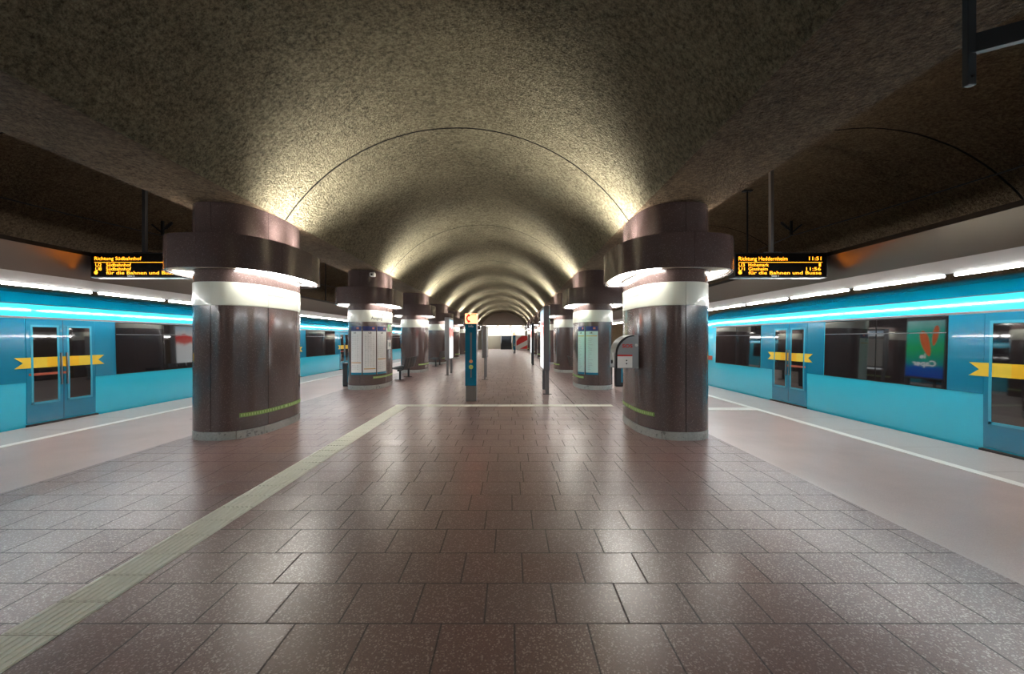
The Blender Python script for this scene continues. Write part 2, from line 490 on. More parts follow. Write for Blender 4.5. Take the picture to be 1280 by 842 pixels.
def panels(mb, z0, z1, off, th, cuts, gap=.006, a=AX, b=BY):
    cs = sorted(cuts)
    for i, c in enumerate(cs):
        d = cs[(i+1) % len(cs)] + (2*PI if i == len(cs)-1 else 0)
        def step(u, sg):
            q = 0.0; p0 = se(u, a, b)
            while math.dist(p0, se(u+sg*q, a, b)) < gap*.55: q += .0002
            return u+sg*q
        curved(mb, step(c, 1), step(d, -1), z0, z1, off, th, 30, a, b)
R_ = math.radians
def make_pillar(label, loc):
    t = thing('pillar', label, 'pillar', loc)
    m = MB(); solid(m, .10, 2.1, AX-.018, BY-.018); m.build('core', M['joint'], t, 40)
    m = MB(); panels(m, .135, 2.085, -.015, .015, [R_(x) for x in (20, 90, 160, 200, 270, 340)], .008); m.build('shaft', M['granite'], t, 40)
    m = MB(); panels(m, 0, .128, -.02, .02, [R_(x) for x in (5, 62, 118, 175, 205, 242, 298, 335)], .006); m.build('plinth', M['plinth'], t, 40)
    m = MB(); solid(m, 2.085, 2.45, AX-.006, BY-.006); panels(m, 2.095, 2.44, -.004, .006, [R_(x) for x in (20, 90, 160, 200, 270, 340)], .004); m.build('name_band', M['enamel'], t, 40)
    m = MB(); solid(m, 2.45, 2.7, AX-.004, BY-.004); m.build('neck', M['granite'], t, 40)
    ca, cb = .94, 1.42
    m = MB(); ring(m, 2.63, 3.12, ca-.03, cb-.03, ca-.004, cb-.004)
    panels(m, 2.62, 3.13, -.004, .006, [R_(x) for x in (22, 90, 158, 202, 270, 338)], .004, ca, cb); m.build('collar', M['granite_dark'], t, 40)
    m = MB(); ring(m, 2.655, 2.68, AX-.01, BY-.01, ca-.03, cb-.03); ring(m, 2.90, 2.92, AX-.01, BY-.01, ca-.03, cb-.03); m.build('collar_soffit', M['cream'], t, 40)
    for (u0, u1, nm) in ((-62, 62, 'down_light'), (146, 214, 'down_light')):
        m = MB(); curved(m, R_(u0), R_(u1), 2.646, 2.654, .05, .22, 12); m.build(nm, M['down'], t, 40)
    m = MB(); curved(m, R_(-30), R_(30), 2.93, 2.96, .10, .12, 10); m.build('up_light', M['up'], t, 40)
    m = MB(); curved(m, R_(150), R_(210), 2.93, 2.96, .10, .12, 10); m.build('up_light', M['up_soft'], t, 40)
    for yy in (-.35, .35):
        l = bpy.data.lights.new('up_spot', 'SPOT'); l.energy = 135; l.color = (1, .96, .88); l.spot_size = R_(125); l.spot_blend = .85; l.shadow_soft_size = .06
        lo = bpy.data.objects.new('up_spot', l); COL.objects.link(lo); lo.parent = t; lo.location = (.745, yy, 3.0)
        lo.rotation_euler = Vector((.42, 0, .9)).to_track_quat('-Z', 'Y').to_euler()
    l = bpy.data.lights.new('outer_fill_spot', 'SPOT'); l.energy = 75; l.color = (1, .86, .68); l.spot_size = R_(160); l.spot_blend = .7; l.shadow_soft_size = .08  # added fill spot with no visible source, brightens the side vaults
    lo = bpy.data.objects.new('outer_fill_spot', l); COL.objects.link(lo); lo.parent = t; lo.location = (-.80, 0, 3.04)
    lo.rotation_euler = Vector((-.75, 0, .66)).to_track_quat('-Z', 'Y').to_euler()
    m = MB(); panels(m, 2.92, SOF-.004, -.012, .012, [R_(x) for x in (20, 90, 160, 200, 270, 340)], .005); solid(m, 2.92, SOF-.002, AX-.015, BY-.015); m.build('capital', M['granite_dark'], t, 40)
    m = MB()
    curved(m, R_(-58), R_(50), .335, .40, .0005, .002, 40)
    curved(m, R_(178), R_(186), .335, .40, .0005, .002, 6)
    k = 0
    for q in range(30):
        u = R_(-56 + q*3.5); curved(m, u, u+R_(1.7), .347, .388, .003, .001, 2, mi=1)
    m.build('guide_strip', [M['green_strip'], M['green_mark']], t, 40)
    return t
PLX, PRX = C0-3.655, C0+3.655
def PY(k): return 7.9 + 6.75*k
ORD = ['first','second','third','fourth','fifth','sixth','seventh','eighth']
extra = {('l',0): 'big brown granite pillar nearest in the left row, beside the left departure board',
         ('l',1): 'left-row brown pillar wrapped with three tall white timetables',
         ('r',0): 'big brown granite pillar nearest in the right row, carrying the SOS phone',
         ('r',1): 'right-row brown pillar carrying two pale mint route posters',
         ('l',2): 'brown granite pillar between the two dark benches of the left row'}
pillars = {}
for side, px, rz in (('l', PLX, 0), ('r', PRX, PI)):
    for k in (0, 1, 2, 3, 4, 5, 6, 7, -2):  # last pair is unseen, added behind the camera to light the foreground
        lab = extra.get((side, k)) or ('unseen brown granite pillar added behind the camera for its light, %s row' % ('left' if side == 'l' else 'right') if k < 0 else '%s brown granite pillar from the front in the %s row' % (ORD[k], 'left' if side == 'l' else 'right'))
        loc = (px, PY(k), 0)
        if not pillars: p = make_pillar(lab, loc)
        else: p = copy_tree(pillars[('l',0)], loc, rz, lab)
        p['group'] = 'granite pillars of the %s row' % ('left' if side == 'l' else 'right')
        pillars[(side, k)] = p

def pxu(px, cx, cy, off=.01):
    """outline angle of the pillar point seen at picture column px (front side)"""
    best = None
    for i in range(1441):
        u = R_(150 + 240*i/1440)
        x, y = se(u, AX+off, BY+off); X, Y = cx+x, cy+y
        # keep camera-facing points
        x2, y2 = se(u+.001, AX+off, BY+off); nx, ny_ = (y2-y), -(x2-x)
        if nx*(-X)+ny_*(-Y) <= 0: continue
        d = abs(VX + F*X/Y - px)
        if best is None or d < best[0]: best = (d, u)
    return best[1]
def zpy(y, Y): return EYE + (VY-y)*Y/F

def pillar_text(mb, s, cx_u0, cx_u1, z0, z1, off, mi=0, a=AX, b=BY, bold=0):
    def mapf(u, v):
        x, y = se(u, a+off, b+off); return (x, y, v)
    text_into(mb, s, mapf, cx_u0, cx_u1, z0, z1, mi, bold)

# writing on the cream bands
def band_text(side, k, s, px0, px1, z0, z1, mat, name='band_lettering', extra_px=None, bold=0):
    p = pillars[(side, k)]; cx, cy = p.location.x, p.location.y
    u0, u1 = pxu(px0, cx, cy), pxu(px1, cx, cy)
    m = MB(); pillar_text(m, s, u0, u1, z0, z1, .005, bold=bold)
    if extra_px:
        a0, a1, za, zb = extra_px
        a0, a1 = pxu(a0, cx, cy), pxu(a1, cx, cy)
        mapf = lambda u, v: (*se(u, AX+.005, BY+.005), v)
        um = (a0+a1)/2
        m.add([mapf(a0, za), mapf(a1, (za+zb)/2), mapf(a0, zb), mapf(a0+(a1-a0)*.3, (za+zb)/2)], [(0,1,3),(3,1,2)])
    o = m.build(name, mat, None)
    o.parent = p
    if abs(p.rotation_euler.z) > 1:       # undo the half turn of the right row
        o.rotation_euler = (0, 0, -p.rotation_euler.z)
    return o
band_text('l', 0, 'Miquel-/Adickesallee', 334, 357, 2.27, 2.32, M['pale_red'])
band_text('r', 0, 'Miquel-/Adickesallee', 783, 799, 2.27, 2.32, M['pale_red'])
band_text('l', 1, 'Ausgang', 464, 478, 2.13, 2.25, M['ink'], extra_px=(477, 480, 2.30, 2.36), bold=.01)
band_text('r', 1, 'Ausgang Nord', 725, 738, 2.12, 2.20, M['grey_ink'], extra_px=(724, 725.5, 2.29, 2.35))

# timetable posters following the pillar front
def poster(side, k, px0, px1, kind, label, zlo=.46, zhi=1.95):
    p = pillars[(side, k)]; cx, cy = p.location.x, p.location.y
    u0, u1 = pxu(px0, cx, cy), pxu(px1, cx, cy)
    t = thing('timetable_poster', label, 'poster', (cx, cy, 0), 0, 'timetables and route posters on the pillars')
    pap = M['paper'] if kind != 'mint' else M['paper_mint']
    m = MB(); curved(m, u0, u1, zlo, zhi, .001, .009, 10)
    m.build('sheet', pap, t, 40)
    m = MB(); curved(m, u0, u1, zhi-.15, zhi, .0105, .001, 10)
    m.build('header', M['blue_head'], t, 40)
    m = MB(); curved(m, u0, u1, zlo, zlo+.065, .0105, .001, 10)
    m.build('footer', M['teal_print'], t, 40)
    m = MB()
    du = u1-u0
    zl = {'a': zlo+.36, 'b': zlo+.17, 'c': zlo+.46, 'mint': zhi-.31}[kind]
    curved(m, u0+du*.06, u1-du*.04, zl, zl+.022, .0105, .001, 10)
    m.build('coloured_line', M['orange_print'] if kind != 'mint' else M['yellow_print'], t, 40)
    m = MB()
    r = random.Random(int(px0))
    pillar_text(m, {'a':'U1','b':'U2','c':'U3','mint':'U8'}[kind], u0+du*.38, u0+du*.62, zhi-.225, zhi-.175, .011, bold=.02)
    m.build('line_number', M['ink'], t)
    m = MB(); z = zhi-.28
    while z > zlo+.12:
        if abs(z-zl) > .05:
            if kind == 'mint':
                curved(m, u0+du*.2, u0+du*(.3+.4*r.random()), z, z+.008, .0105, .0008, 3)
            else:
                for q in range(4): curved(m, u0+du*(.12+.2*q), u0+du*(.12+.2*q+.05+.09*r.random()), z, z+.009, .0105, .0008, 2)
        z -= .042
    m.build('lettering', M['grey_ink'], t)
    m = MB()
    zq = zhi-.06
    curved(m, u0+du*.68, u0+du*.86, zq-.03, zq+.03, .0115, .0008, 3)
    m.build('header_logo', M['pale_red'], t)
    return t
poster('l', 1, 439, 452, 'a', 'white timetable with blue header on the left pillar, leftmost of three')
poster('l', 1, 453.5, 470, 'b', 'white timetable with blue header on the left pillar, middle of three')
poster('l', 1, 471.5, 482.5, 'c', 'white timetable with blue header on the left pillar, rightmost of three')
poster('r', 1, 722.5, 730.5, 'mint', 'narrow mint route poster on the right pillar, left of its wider twin')
poster('r', 1, 732.2, 747.5, 'mint', 'wider mint route poster on the right pillar, right of its narrow twin')

def small_plate(side, k, px0, px1, z0, z1, mat, name, label, cat, mark=None):
    p = pillars[(side, k)]; cx, cy = p.location.x, p.location.y
    u0, u1 = pxu(px0, cx, cy), pxu(px1, cx, cy)
    t = thing(name, label, cat, (cx, cy, 0))
    m = MB(); curved(m, u0, u1, z0, z1, .001, .012, 4); m.build('plate', mat, t, 40)
    du, dz = u1-u0, z1-z0
    m = MB(); curved(m, u0+du*.2, u1-du*.2, z0+dz*.3, z0+dz*.75, .0135, .001, 4); m.build('print', mark or M['grey_ink'], t, 40)
    return t
small_plate('l', 1, 485, 488.5, 1.22, 1.52, M['paper'], 'notice_plate', 'small white notice plate right of the timetables on the left pillar', 'sign')
small_plate('l', 1, 485, 489.5, 1.80, 2.03, plain('green_sign', srgb(150, 205, 150), .4), 'emergency_exit_sign', 'small green exit sign high on the timetable pillar', 'sign', M['white_paint'])

# security camera on the second left pillar's capital
p = pillars[('l',1)]
u = pxu(468, p.location.x, p.location.y); x, y = se(u, AX, BY)
t = thing('security_camera', 'small white security camera under the vault on the timetable pillar', 'camera', (p.location.x+x, p.location.y+y-.005, 3.50))
MB().box(-.03, .03, -.08, -.0, .06, .12).build('bracket', M['alu_fine'], t)
MB().bbox(-.07, .07, -.26, -.06, -.03, .08, .015).build('housing', M['reflector'], t)
MB().cyl((0,-.255,.02), (0,-.275,.02), .03).build('lens', M['black'], t, 40)

# ------------------------------------------------------------------ light canopies along both platform edges
def canopy(s, label):
    t = thing('light_canopy', label, 'lighting canopy', (C0, 0, 0), 0, 'light canopies above the platform edges')
    ya, yb = Y0+.2, Y1-.3
    def P(poly): return [(s*x, z) for x, z in poly]
    MB().prism(P([(6.85,3.10),(6.85,3.17),(7.40,3.17),(7.40,3.10)]), 'y', ya, yb).build('top_cap', M['black'], t)
    MB().prism(P([(6.87,3.10),(7.0,2.66),(7.02,2.66),(6.90,3.10)]), 'y', ya, yb).build('fascia_panel', M['alu'], t)
    MB().prism(P([(7.0,2.66),(7.14,2.485),(7.16,2.49),(7.02,2.66)]), 'y', ya, yb).build('reflector', M['reflector'], t)
    MB().prism(P([(7.02,2.66),(7.16,2.49),(7.19,2.485),(7.40,2.60),(7.40,3.10),(6.91,3.10)]), 'y', ya, yb).build('housing', M['dark_metal'], t)
    # fluorescent tubes
    y = 6.31 - 1.8*7 if s > 0 else 8.70 - 1.8*8
    while y < yb-1.8:
        m = MB(); m.cyl((s*7.165,y+.03,2.462),(s*7.165,y+1.66,2.462), .022, n=6); m.build('fluorescent_tube', M['tube'], t, 40)
        y += 1.8
    y = 3.4
    while y < 60:
        xx = 6.90
        top = SOF+1.65 - 3.70 + math.sqrt(3.70**2-(7.32-xx)**2)
        m = MB(); m.cyl((s*xx,y,3.16),(s*xx,y,top-.02), .022, n=10); m.box(s*xx-.11, s*xx+.11, y-.06, y+.06, top-.05, top-.02)
        m.build('hanger_rod', M['dark_metal'], t, 40)
        y += 7.7
    return t
canopy(1, 'long grey light canopy with fluorescent tubes above the right train')
canopy(-1, 'long grey light canopy with fluorescent tubes above the left train')

# ------------------------------------------------------------------ departure boards
def board(label, x0, x1, rows, rod_x, cov):
    yb, z0, z1 = 8.2, 2.70, 3.165
    w, h = x1-x0, z1-z0
    t = thing('departure_board', label, 'departure board', (x0, yb, z0))
    MB().bbox(0, w, 0, .22, 0, h, .012).build('housing', M['black'], t)
    MB().box(.03, w-.03, -.004, .0, .02, h-.02).build('screen', plain('black_screen', srgb(8,7,6), .18), t)
    mapf = lambda u, v: (u*w, -.007, h*(1-v))
    m = MB()
    for (s, u0, u1, v0, v1) in rows: text_into(m, s, mapf, u0, u1, v1, v0, 0, .0)
    m.add([mapf(.05,.385), mapf(.94,.385), mapf(.94,.40), mapf(.05,.40)], [(0,1,2,3)])
    m.build('led_text', M['led'], t)
    m = MB()     # information symbol
    cxu, cvv = .066, .80
    pts = [(cxu*w + .034*math.cos(a*PI/10), -.007, h*(1-cvv)+.034*math.sin(a*PI/10)) for a in range(20)]
    m.add(pts, [tuple(range(20))]); m.build('information_dot', M['led'], t)
    m = MB(); text_into(m, 'i', lambda u, v: (u, -.009, v), cxu*w-.004, cxu*w+.004, h*(1-cvv)-.02, h*(1-cvv)+.02, 0, .02); m.build('information_letter', M['black'], t)
    m = MB(); text_into(m, cov, mapf, .40, .475, .965, .90, 0, .0); m.build('platform_number', M['led_white'], t)
    top = SOF+1.65-3.70+math.sqrt(3.70**2-(7.32-abs(rod_x-C0))**2)
    m = MB(); r = rod_x-x0
    m.bbox(r-.035, r+.035, .08, .15, h-.01, top-z0-.04, .008); m.box(r-.1, r+.1, .02, .2, top-z0-.07, top-z0-.04); m.box(r-.16, r+.16, .05, .18, h-.005, h+.02)
    m.build('hanger', M['alu_fine'] if x0 > 0 else M['dark_metal'], t)
    return t
scroll = 'f\u00fcr die Bahnen und Busse'
board('black departure board with amber text, direction Heddernheim, beside the right train', 4.14, 5.88,
      [('Richtung Heddernheim', .05, .57, .17, .37), ('11:51', .80, .93, .17, .31),
       ('U3', .05, .115, .43, .56), ('Hohemark', .155, .37, .43, .56), ('1', .905, .925, .43, .56),
       ('U1', .05, .115, .59, .72), ('Ginnheim', .155, .36, .59, .72), ('11:56', .77, .925, .59, .72),
       (scroll, .155, .93, .745, .875)], 4.90, 'Gleis 1')
board('black departure board with amber text, direction S\u00fcdbahnhof, beside the left train', -7.79, -6.05,
      [('Richtung S\u00fcdbahnhof', .05, .55, .17, .35), ('11:51', .80, .93, .17, .31),
       ('U2', .06, .125, .43, .56), ('S\u00fcdbahnhof', .175, .44, .43, .56),
       ('U8', .06, .125, .59, .72), ('S\u00fcdbahnhof', .175, .44, .59, .72),
       (scroll, .175, .93, .745, .875)], -6.87, 'Gleis 2')

# ------------------------------------------------------------------ overhead wires and supports
def vz(x): return SOF+1.65-3.70+math.sqrt(max(0, 3.70**2-(7.32-abs(x-C0))**2))
for s, label in ((1, 'thin dark overhead wire above the right track'), (-1, 'thin dark overhead wire above the left track')):
    x = C0+s*8.95
    pts = []
    for y in (-7.5, -1, 3, 7, 10, 12.6, 16, 20, 25.5, 32, 38.5, 45, 51.5, 58, 63):
        z = 4.50 - .24*math.sin(PI*((y-12.6)/13.0 % 1.0))
        pts.append((x, y, z))
    tag(MB().tube(pts, .014, 6).build('overhead_wire', M['black']), label, 'cable', 'overhead wires')
    t = thing('wire_bracket', 'small dark insulator bracket holding the %s overhead wire' % ('right' if s > 0 else 'left'), 'bracket', (x, 12.6, 4.515))
    top = vz(x)-4.515
    MB().box(-.03, .03, -.03, .03, .0, top-.03).build('post', M['dark_metal'], t)
    m = MB(); m.tube([(0,0,.12),(-.35*s,-.1,.34)], .022); m.tube([(0,0,.05),(.28*s,-.05,.30)], .022); m.build('arm', M['dark_metal'], t, 40)
    m = MB()
    for q in range(4): m.cyl((-.12*s-.06*s*q,-.035-.017*q,.196+.037*q),(-.14*s-.06*s*q,-.04-.017*q,.208+.037*q), .045)
    m.build('insulator', M['black'], t, 40)
t = thing('sign_hanger', 'dark steel hanger with side arm fixed under the right soffit beside the camera', 'bracket', (2.80, 2.70, 3.11))
MB().bbox(-.027, .027, -.02, .02, 0, SOF-3.112, .004).build('post', M['anthracite'], t)
m = MB(); dx, dy = .825, -.565
def seg(z0, z1, hw):
    c = [(dx*a - dy*b, dy*a + dx*b) for a in (.0, .62) for b in (-hw, hw)]
    m.prism([(c[0][0],c[0][1]),(c[1][0],c[1][1]),(c[3][0],c[3][1]),(c[2][0],c[2][1])], 'z', z0, z1)
seg(.20, .31, .006); seg(.19, .198, .022); m.build('arm', M['anthracite'], t)
MB().cyl((0,-.018,.05),(0,-.028,.05), .01).build('bolt', M['black'], t)

# ------------------------------------------------------------------ trains
def train(label, xface, s, ya, yb, windows, doors, nose=None, group='turquoise trains'):
    """s=+1: body lies towards +x of its platform face"""
    t = thing('train', label, 'train', (xface, 0, 0))
    W = 2.52
    prof = [(.06,-.72),(.0,-.45),(.0,.80),(.03,1.95),(.09,2.20),(.20,2.36),(.42,2.48),(.8,2.56),(1.26,2.58)]
    prof = prof + [(W-x, z) for x, z in prof[-2::-1]]
    secs = []
    def sec(y, k, lift=0, sh=0):
        return [(s*(W/2+(x-W/2)*k), y, z*1.0 - (max(0, z-1.2))*lift) for x, z in prof]
    secs = [sec(ya,1), sec(yb,1)]
    if nose: secs = [sec(ya,1), sec(yb-1.7,1), sec(yb-1.0,.985,.01), sec(yb-.45,.93,.04), sec(yb-.12,.80,.12), sec(yb,.62,.22)]
    m = MB(); n = len(prof)
    for q in secs: m.v += q
    for j in range(len(secs)-1):
        for i in range(n):
            m.f.append((j*n+i, j*n+(i+1)%n, (j+1)*n+(i+1)%n, (j+1)*n+i)); m.m.append(1 if 4 <= i < n-5 else 0)
    m.f += [tuple(range(n))[::-1], tuple(range((len(secs)-1)*n, len(secs)*n))]; m.m += [0,0]
    m.build('body', [M['cyan'], M['roof_paint']], t, 40)
    MB().box(*sorted((s*.15, s*(W-.15))), ya+.3, yb-1.0, -.88, -.6).build('underframe', M['underframe'], t)
    def side(z): return 0.0 if z <= .80 else .03*(z-.80)/1.15 if z <= 1.95 else .03+.06*(z-1.95)/.25
    def slab(m, y0, y1, z0, z1, off, th, mi=0, cut=0):
        zs = [z0] + [z for z in (.80, 1.95) if z0 < z < z1] + [z1]
        for a, b in zip(zs, zs[1:]):
            A = [(s*(side(z)-off-d), y, z) for z in (a, b) for d in (0, th) for y in (y0, y1)]
            m.add(A, [(0,1,3,2),(4,6,7,5),(0,2,6,4),(1,5,7,3),(2,3,7,6),(0,4,5,1)], mi)
    # dark seam under the roof and light rail over the windows
    ye = yb-(1.5 if nose else 0)
    m = MB(); slab(m, ya, ye, 2.185, 2.20, 0, .004); m.build('roof_seam', M['rubber'], t)
    m = MB(); slab(m, ya, ye, 1.93, 1.962, 0, .012); m.build('cant_rail', M['cant'], t)
    for (a, b) in windows:
        w = None
        m = MB(); slab(m, a, b, .79, 1.925, 0, .006); w = m.build('window', M['rubber'], t)
        k = max(1, round((b-a)/1.35)); d = (b-a)/k
        for q in range(k):
            m = MB(); slab(m, a+d*q+.012, a+d*(q+1)-.012, .805, 1.91, .006, .004); m.build('pane', M['train_glass'], w)
        m = MB(); slab(m, a+.02, b-.02, 1.655, 1.668, .0105, .004); m.build('vent_bar', M['grey_paint'], w)
    for c in doors:
        for q0, q1 in ((-1.175,-.66), (.66,1.175)):
            m = MB(); slab(m, c+q0, c+q1, .79, 1.925, 0, .006); m.build('door_pocket', M['teal'], t)
        for q in (-1, 1):
            a, b = sorted((c+q*.004, c+q*.65))
            m = MB(); slab(m, a, b, .05, 1.925, 0, .012); d = m.build('door', M['teal'], t)
            m = MB(); slab(m, a+.11, b-.11, .42, 1.78, .012, .003); m.build('glass', M['train_glass'], d)
            m = MB(); slab(m, a+.07, a+.11, .38, 1.82, .012, .006); slab(m, b-.11, b-.07, .38, 1.82, .012, .006)
            slab(m, a+.07, b-.07, .38, .42, .012, .006); slab(m, a+.07, b-.07, 1.78, 1.82, .012, .006); m.build('frame', M['teal_light'], d)
            m = MB(); e = c+q*.045; slab(m, min(e,e+q*.02), max(e,e+q*.02), .7, 1.3, .012, .03); m.build('handle', M['alu_fine'], d)
        m = MB(); slab(m, c-.003, c+.003, .05, 1.925, .012, .003); m.build('door_seal', M['rubber'], t)
        # swallow-tailed yellow ribbon across the doors
        m = MB(); z0, z1, L = 1.04, 1.23, .85
        def X(z, o): return s*(side(z)-o)
        O = .0165
        ys = [c-L, c-L+.14, c+L-.14, c+L]
        zm = (z0+z1)/2
        v = [(X(z0,O),ys[0],z0),(X(zm,O),ys[1],zm),(X(z1,O),ys[0],z1),(X(z1,O),ys[3],z1),(X(zm,O),ys[2],zm),(X(z0,O),ys[3],z0),(X(z0,O),c-.3,z0),(X(z1,O),c-.3,z1),(X(z0,O),c+.3,z0),(X(z1,O),c+.3,z1)]
        m.add(v, [(0,1,6),(1,7,6),(1,2,7),(8,9,4),(8,4,5),(9,3,4)], 0); m.add(v, [(6,7,9,8)], 1)
        m.build('ribbon_sticker', [M['yellow'], M['yellow2']], t)
        m = MB(); slab(m, c-.62, c+.12, .90, .945, .0155, .001); m.build('door_sticker', M['rust_red'], t)
        m = MB(); slab(m, c-.66, c+.66, -.12, .03, -.002, .07); m.build('step', M['underframe'], t)
    if nose:
        m = MB()
        for (xa, xb, z) in ((.35,.75,2.05),(W-.75,W-.35,2.05)):
            pass
        # windscreen and lamps on the rounded end
        zz = [.95, 1.85]
        m = MB(); vs = []
        for z in zz:
            for q in range(9):
                k = -1+2*q/8
                xx = W/2 + k*W/2*.80
                yy = yb-.02 - .42*abs(k)**2.2 - .10*(z-.95)
                vs.append((s*xx, yy, z)); 
        m.add(vs + [(x, y+.03, z) for x, y, z in vs], [(q,q+1,q+10,q+9) for q in range(8)] + [(18+q,18+q+1,18+q+10,18+q+9) for q in range(8)])
        m.build('windscreen', M['train_glass'], t, 40)
        for xx in (.42, W-.42):
            m = MB(); m.cyl((s*xx, yb-.3, .55), (s*xx, yb-.1, .55), .09); m.build('headlight', M['head_white'], t, 40)
        m = MB(); slab(m, yb-1.55, yb-.95, .86, 1.0, -.004, .012); m.build('side_sticker', M['rust_red'], t)
    return t
RX = 6.68; LX = C0*2-RX
train('turquoise underground train along the right platform edge, rounded end beside the right pillar', RX, 1, -7.5, 16.2,
      [(-3.3,-.65), (1.73,4.40), (6.77,9.42), (11.82,14.4)], [-4.5, .55, 5.59, 10.62], nose=True)
train('long turquoise underground train along the left platform edge, passing behind the left pillars', LX, -1, -4, 43,
      [(-.3,2.4), (4.75,7.42), (9.63,12.25), (14.62,16.2), (18.6,21.7), (24.1,26.8), (31.4,34.6), (37,40)],
      [3.58, 8.5, 13.43, 17.4, 22.9, 28.0, 30.2, 35.8])

# ------------------------------------------------------------------ help point column
def help_column(label, loc, rz=0):
    t = thing('help_column', label, 'help point', loc, rz)
    w = .145
    MB().bbox(-w+.01, w-.01, -w+.01, w-.01, 0, .40, .008).build('base', M['alu_fine'], t)
    MB().bbox(-w, w, -w+.02, w, .39, 1.95, .01).build('column', M['reflector'], t)
    MB().bbox(-w-.002, w-.012, -w, -w+.03, .39, 1.94, .006).build('front_panel', M['help_teal'], t)
    MB().box(-.022, .022, -w-.006, -w+.002, 1.05, 1.72).build('speaker_slot', M['grey_paint'], t)
    MB().box(-.016, .016, -w-.006, -w+.002, .60, .80).build('lower_slot', M['grey_paint'], t)
    for z, mat, r, lab in ((1.0, plain('orange_button', srgb(222,160,110), .4), .045, 'orange round button'), (.86, plain('lime_button', srgb(190,205,110), .4), .055, 'lime green round button')):
        m = MB(); m.cyl((0,-w+.002,z),(0,-w-.02,z), r, r*.9, 24); b = m.build('button', mat, t, 40); b['label'] = lab
    m = MB(); text_into(m, 'Info', lambda u, v: (u, -w-.003, v), -.06, .06, 1.85, 1.91); m.build('lettering', M['paper'], t)
    lb = MB().bbox(-w-.005, w+.005, -w, w, 1.955, 2.20, .012).build('light_box', M['phone_lit'], t)
    m = MB()   # handset symbol: curved grip with two ends
    pts = []
    for q in range(11):
        a = R_(120+120*q/10); pts.append((-.02+.10*math.cos(a), 2.075+.10*math.sin(a)))
    inn = [(-.02+.065*math.cos(R_(120+120*q/10)), 2.075+.065*math.sin(R_(120+120*q/10))) for q in range(11)]
    yy = -w-.004
    k = len(pts); m.add([(x,yy,z) for x,z in pts]+[(x,yy,z) for x,z in inn], [(q,q+1,k+q+1,k+q) for q in range(k-1)])
    m.add([(-.08,yy,2.185),(-.015,yy,2.16),(-.035,yy,2.115),(-.085,yy,2.14)], [(0,1,2,3)])
    m.add([(-.08,yy,1.965),(-.015,yy,1.985),(-.035,yy,2.03),(-.085,yy,2.01)], [(0,1,2,3)])
    for q in range(4): m.add([(.0+.034*q,yy,2.185),(.02+.034*q,yy,2.185),(.008+.034*q,yy,2.135)], [(0,1,2)])
    m.build('handset_symbol', M['phone_red'], t)
    return t
hc = help_column('teal help column with glowing orange phone box, standing mid platform', (-.985, 11.2, 0))
copy_tree(hc, (.42, 47, 0), 0, 'distant help column with a small red lamp before the red hoarding')

# SOS phone on the first right pillar
t = thing('sos_phone', 'grey arched SOS phone box on the inner face of the nearest right pillar', 'emergency phone', (2.11, 7.28, 1.08))
W_, H_, D_ = .40, .55, .40
out = [(0,0),(-W_+.02,0),(-W_+.02,.25)]
for q in range(1, 11):
    a = PI - (PI/2)*q/10; out.append((-W_+.02+.30+.30*math.cos(a), .25+.30*math.sin(a)))
out += [(0,.55)]
MB().prism(out, 'y', .0, D_).build('housing', M['alu_fine'], t)
m = MB()
rim = out[1:-1]
for a, b in zip(rim, rim[1:]):
    pa, pb = a, b
    m.add([(pa[0]-.0,-.004,pa[1]),(pb[0],-.004,pb[1]),(pb[0]+.03*(1 if pb[1]<.5 else .6),-.004,pb[1]-(.0 if pb[1]<.26 else .022)),(pa[0]+.03*(1 if pa[1]<.5 else .6),-.004,pa[1]-(.0 if pa[1]<.26 else .022))], [(0,1,2,3)])
m.build('rim', M['black'], t)
MB().box(-.35, -.105, -.006, 0, .01, .20).build('notice', M['paper'], t)
MB().box(-.35, -.105, -.008, -.0, .20, .225).build('notice_header', M['red_print'], t)
m = MB(); text_into(m, 'SOS', lambda u, v: (u, -.004, v), -.27, -.10, .34, .40, 0, .03); m.build('lettering', M['red_print'], t)
MB().cyl((-.04,-.001,.38),(-.04,-.02,.38), .022).build('lock', M['reflector'], t, 40)
m = MB()
for q in range(2): m.cyl((-.2,-.0065,.13-.05*q),(-.2,-.0075,.13-.05*q), .012)
m.build('pictogram', M['ink'], t)
MB().box(-W_+.012, -W_+.021, .06, .34, .03, .25).build('front_door', M['reflector'], t)
MB().cyl((-W_+.012,.20,.10),(-W_-.004,.20,.10), .03).build('call_button', M['ink'], t, 40)

# ------------------------------------------------------------------ lit poster cases seen edge-on
def poster_mat(name, stops, strength, axis=2, z0=.7, z1=2.4):
    m, nt_, b = new_mat(name); n = N(nt_); sep = n('ShaderNodeSeparateXYZ'); n.link(n.obj(), sep.inputs[0])
    f = n.math('DIVIDE', n.math('SUBTRACT', sep.outputs[axis], z0), z1-z0)
    f = n.math('ADD', f, n.math('MULTIPLY_ADD', n.noise(3, 2, .5, n.obj()), .2, -.1))
    c = n.ramp(f, stops); n.link(c, b.inputs['Base Color']); n.link(c, b.inputs['Emission Color'])
    b.inputs['Emission Strength'].default_value = strength; b.inputs['Roughness'].default_value = .1
    return m
M['ad_green'] = poster_mat('backlit_green_poster', [(0,srgb(20,70,170)),(.16,srgb(20,90,180)),(.24,srgb(10,150,150)),(.5,srgb(30,190,110)),(.8,srgb(40,190,170)),(1,srgb(150,215,215))], .55)
M['ad_white'] = poster_mat('backlit_white_poster', [(0,srgb(235,240,242)),(.5,srgb(240,240,240)),(.6,srgb(230,120,110)),(.75,srgb(225,70,70)),(.8,srgb(235,235,235)),(1,srgb(170,205,230))], .5)
M['ad_orange'] = emit('backlit_orange_print', srgb(240,110,50), .5, srgb(240,110,50))
M['ad_text'] = emit('backlit_white_print', (1,1,1), .5)
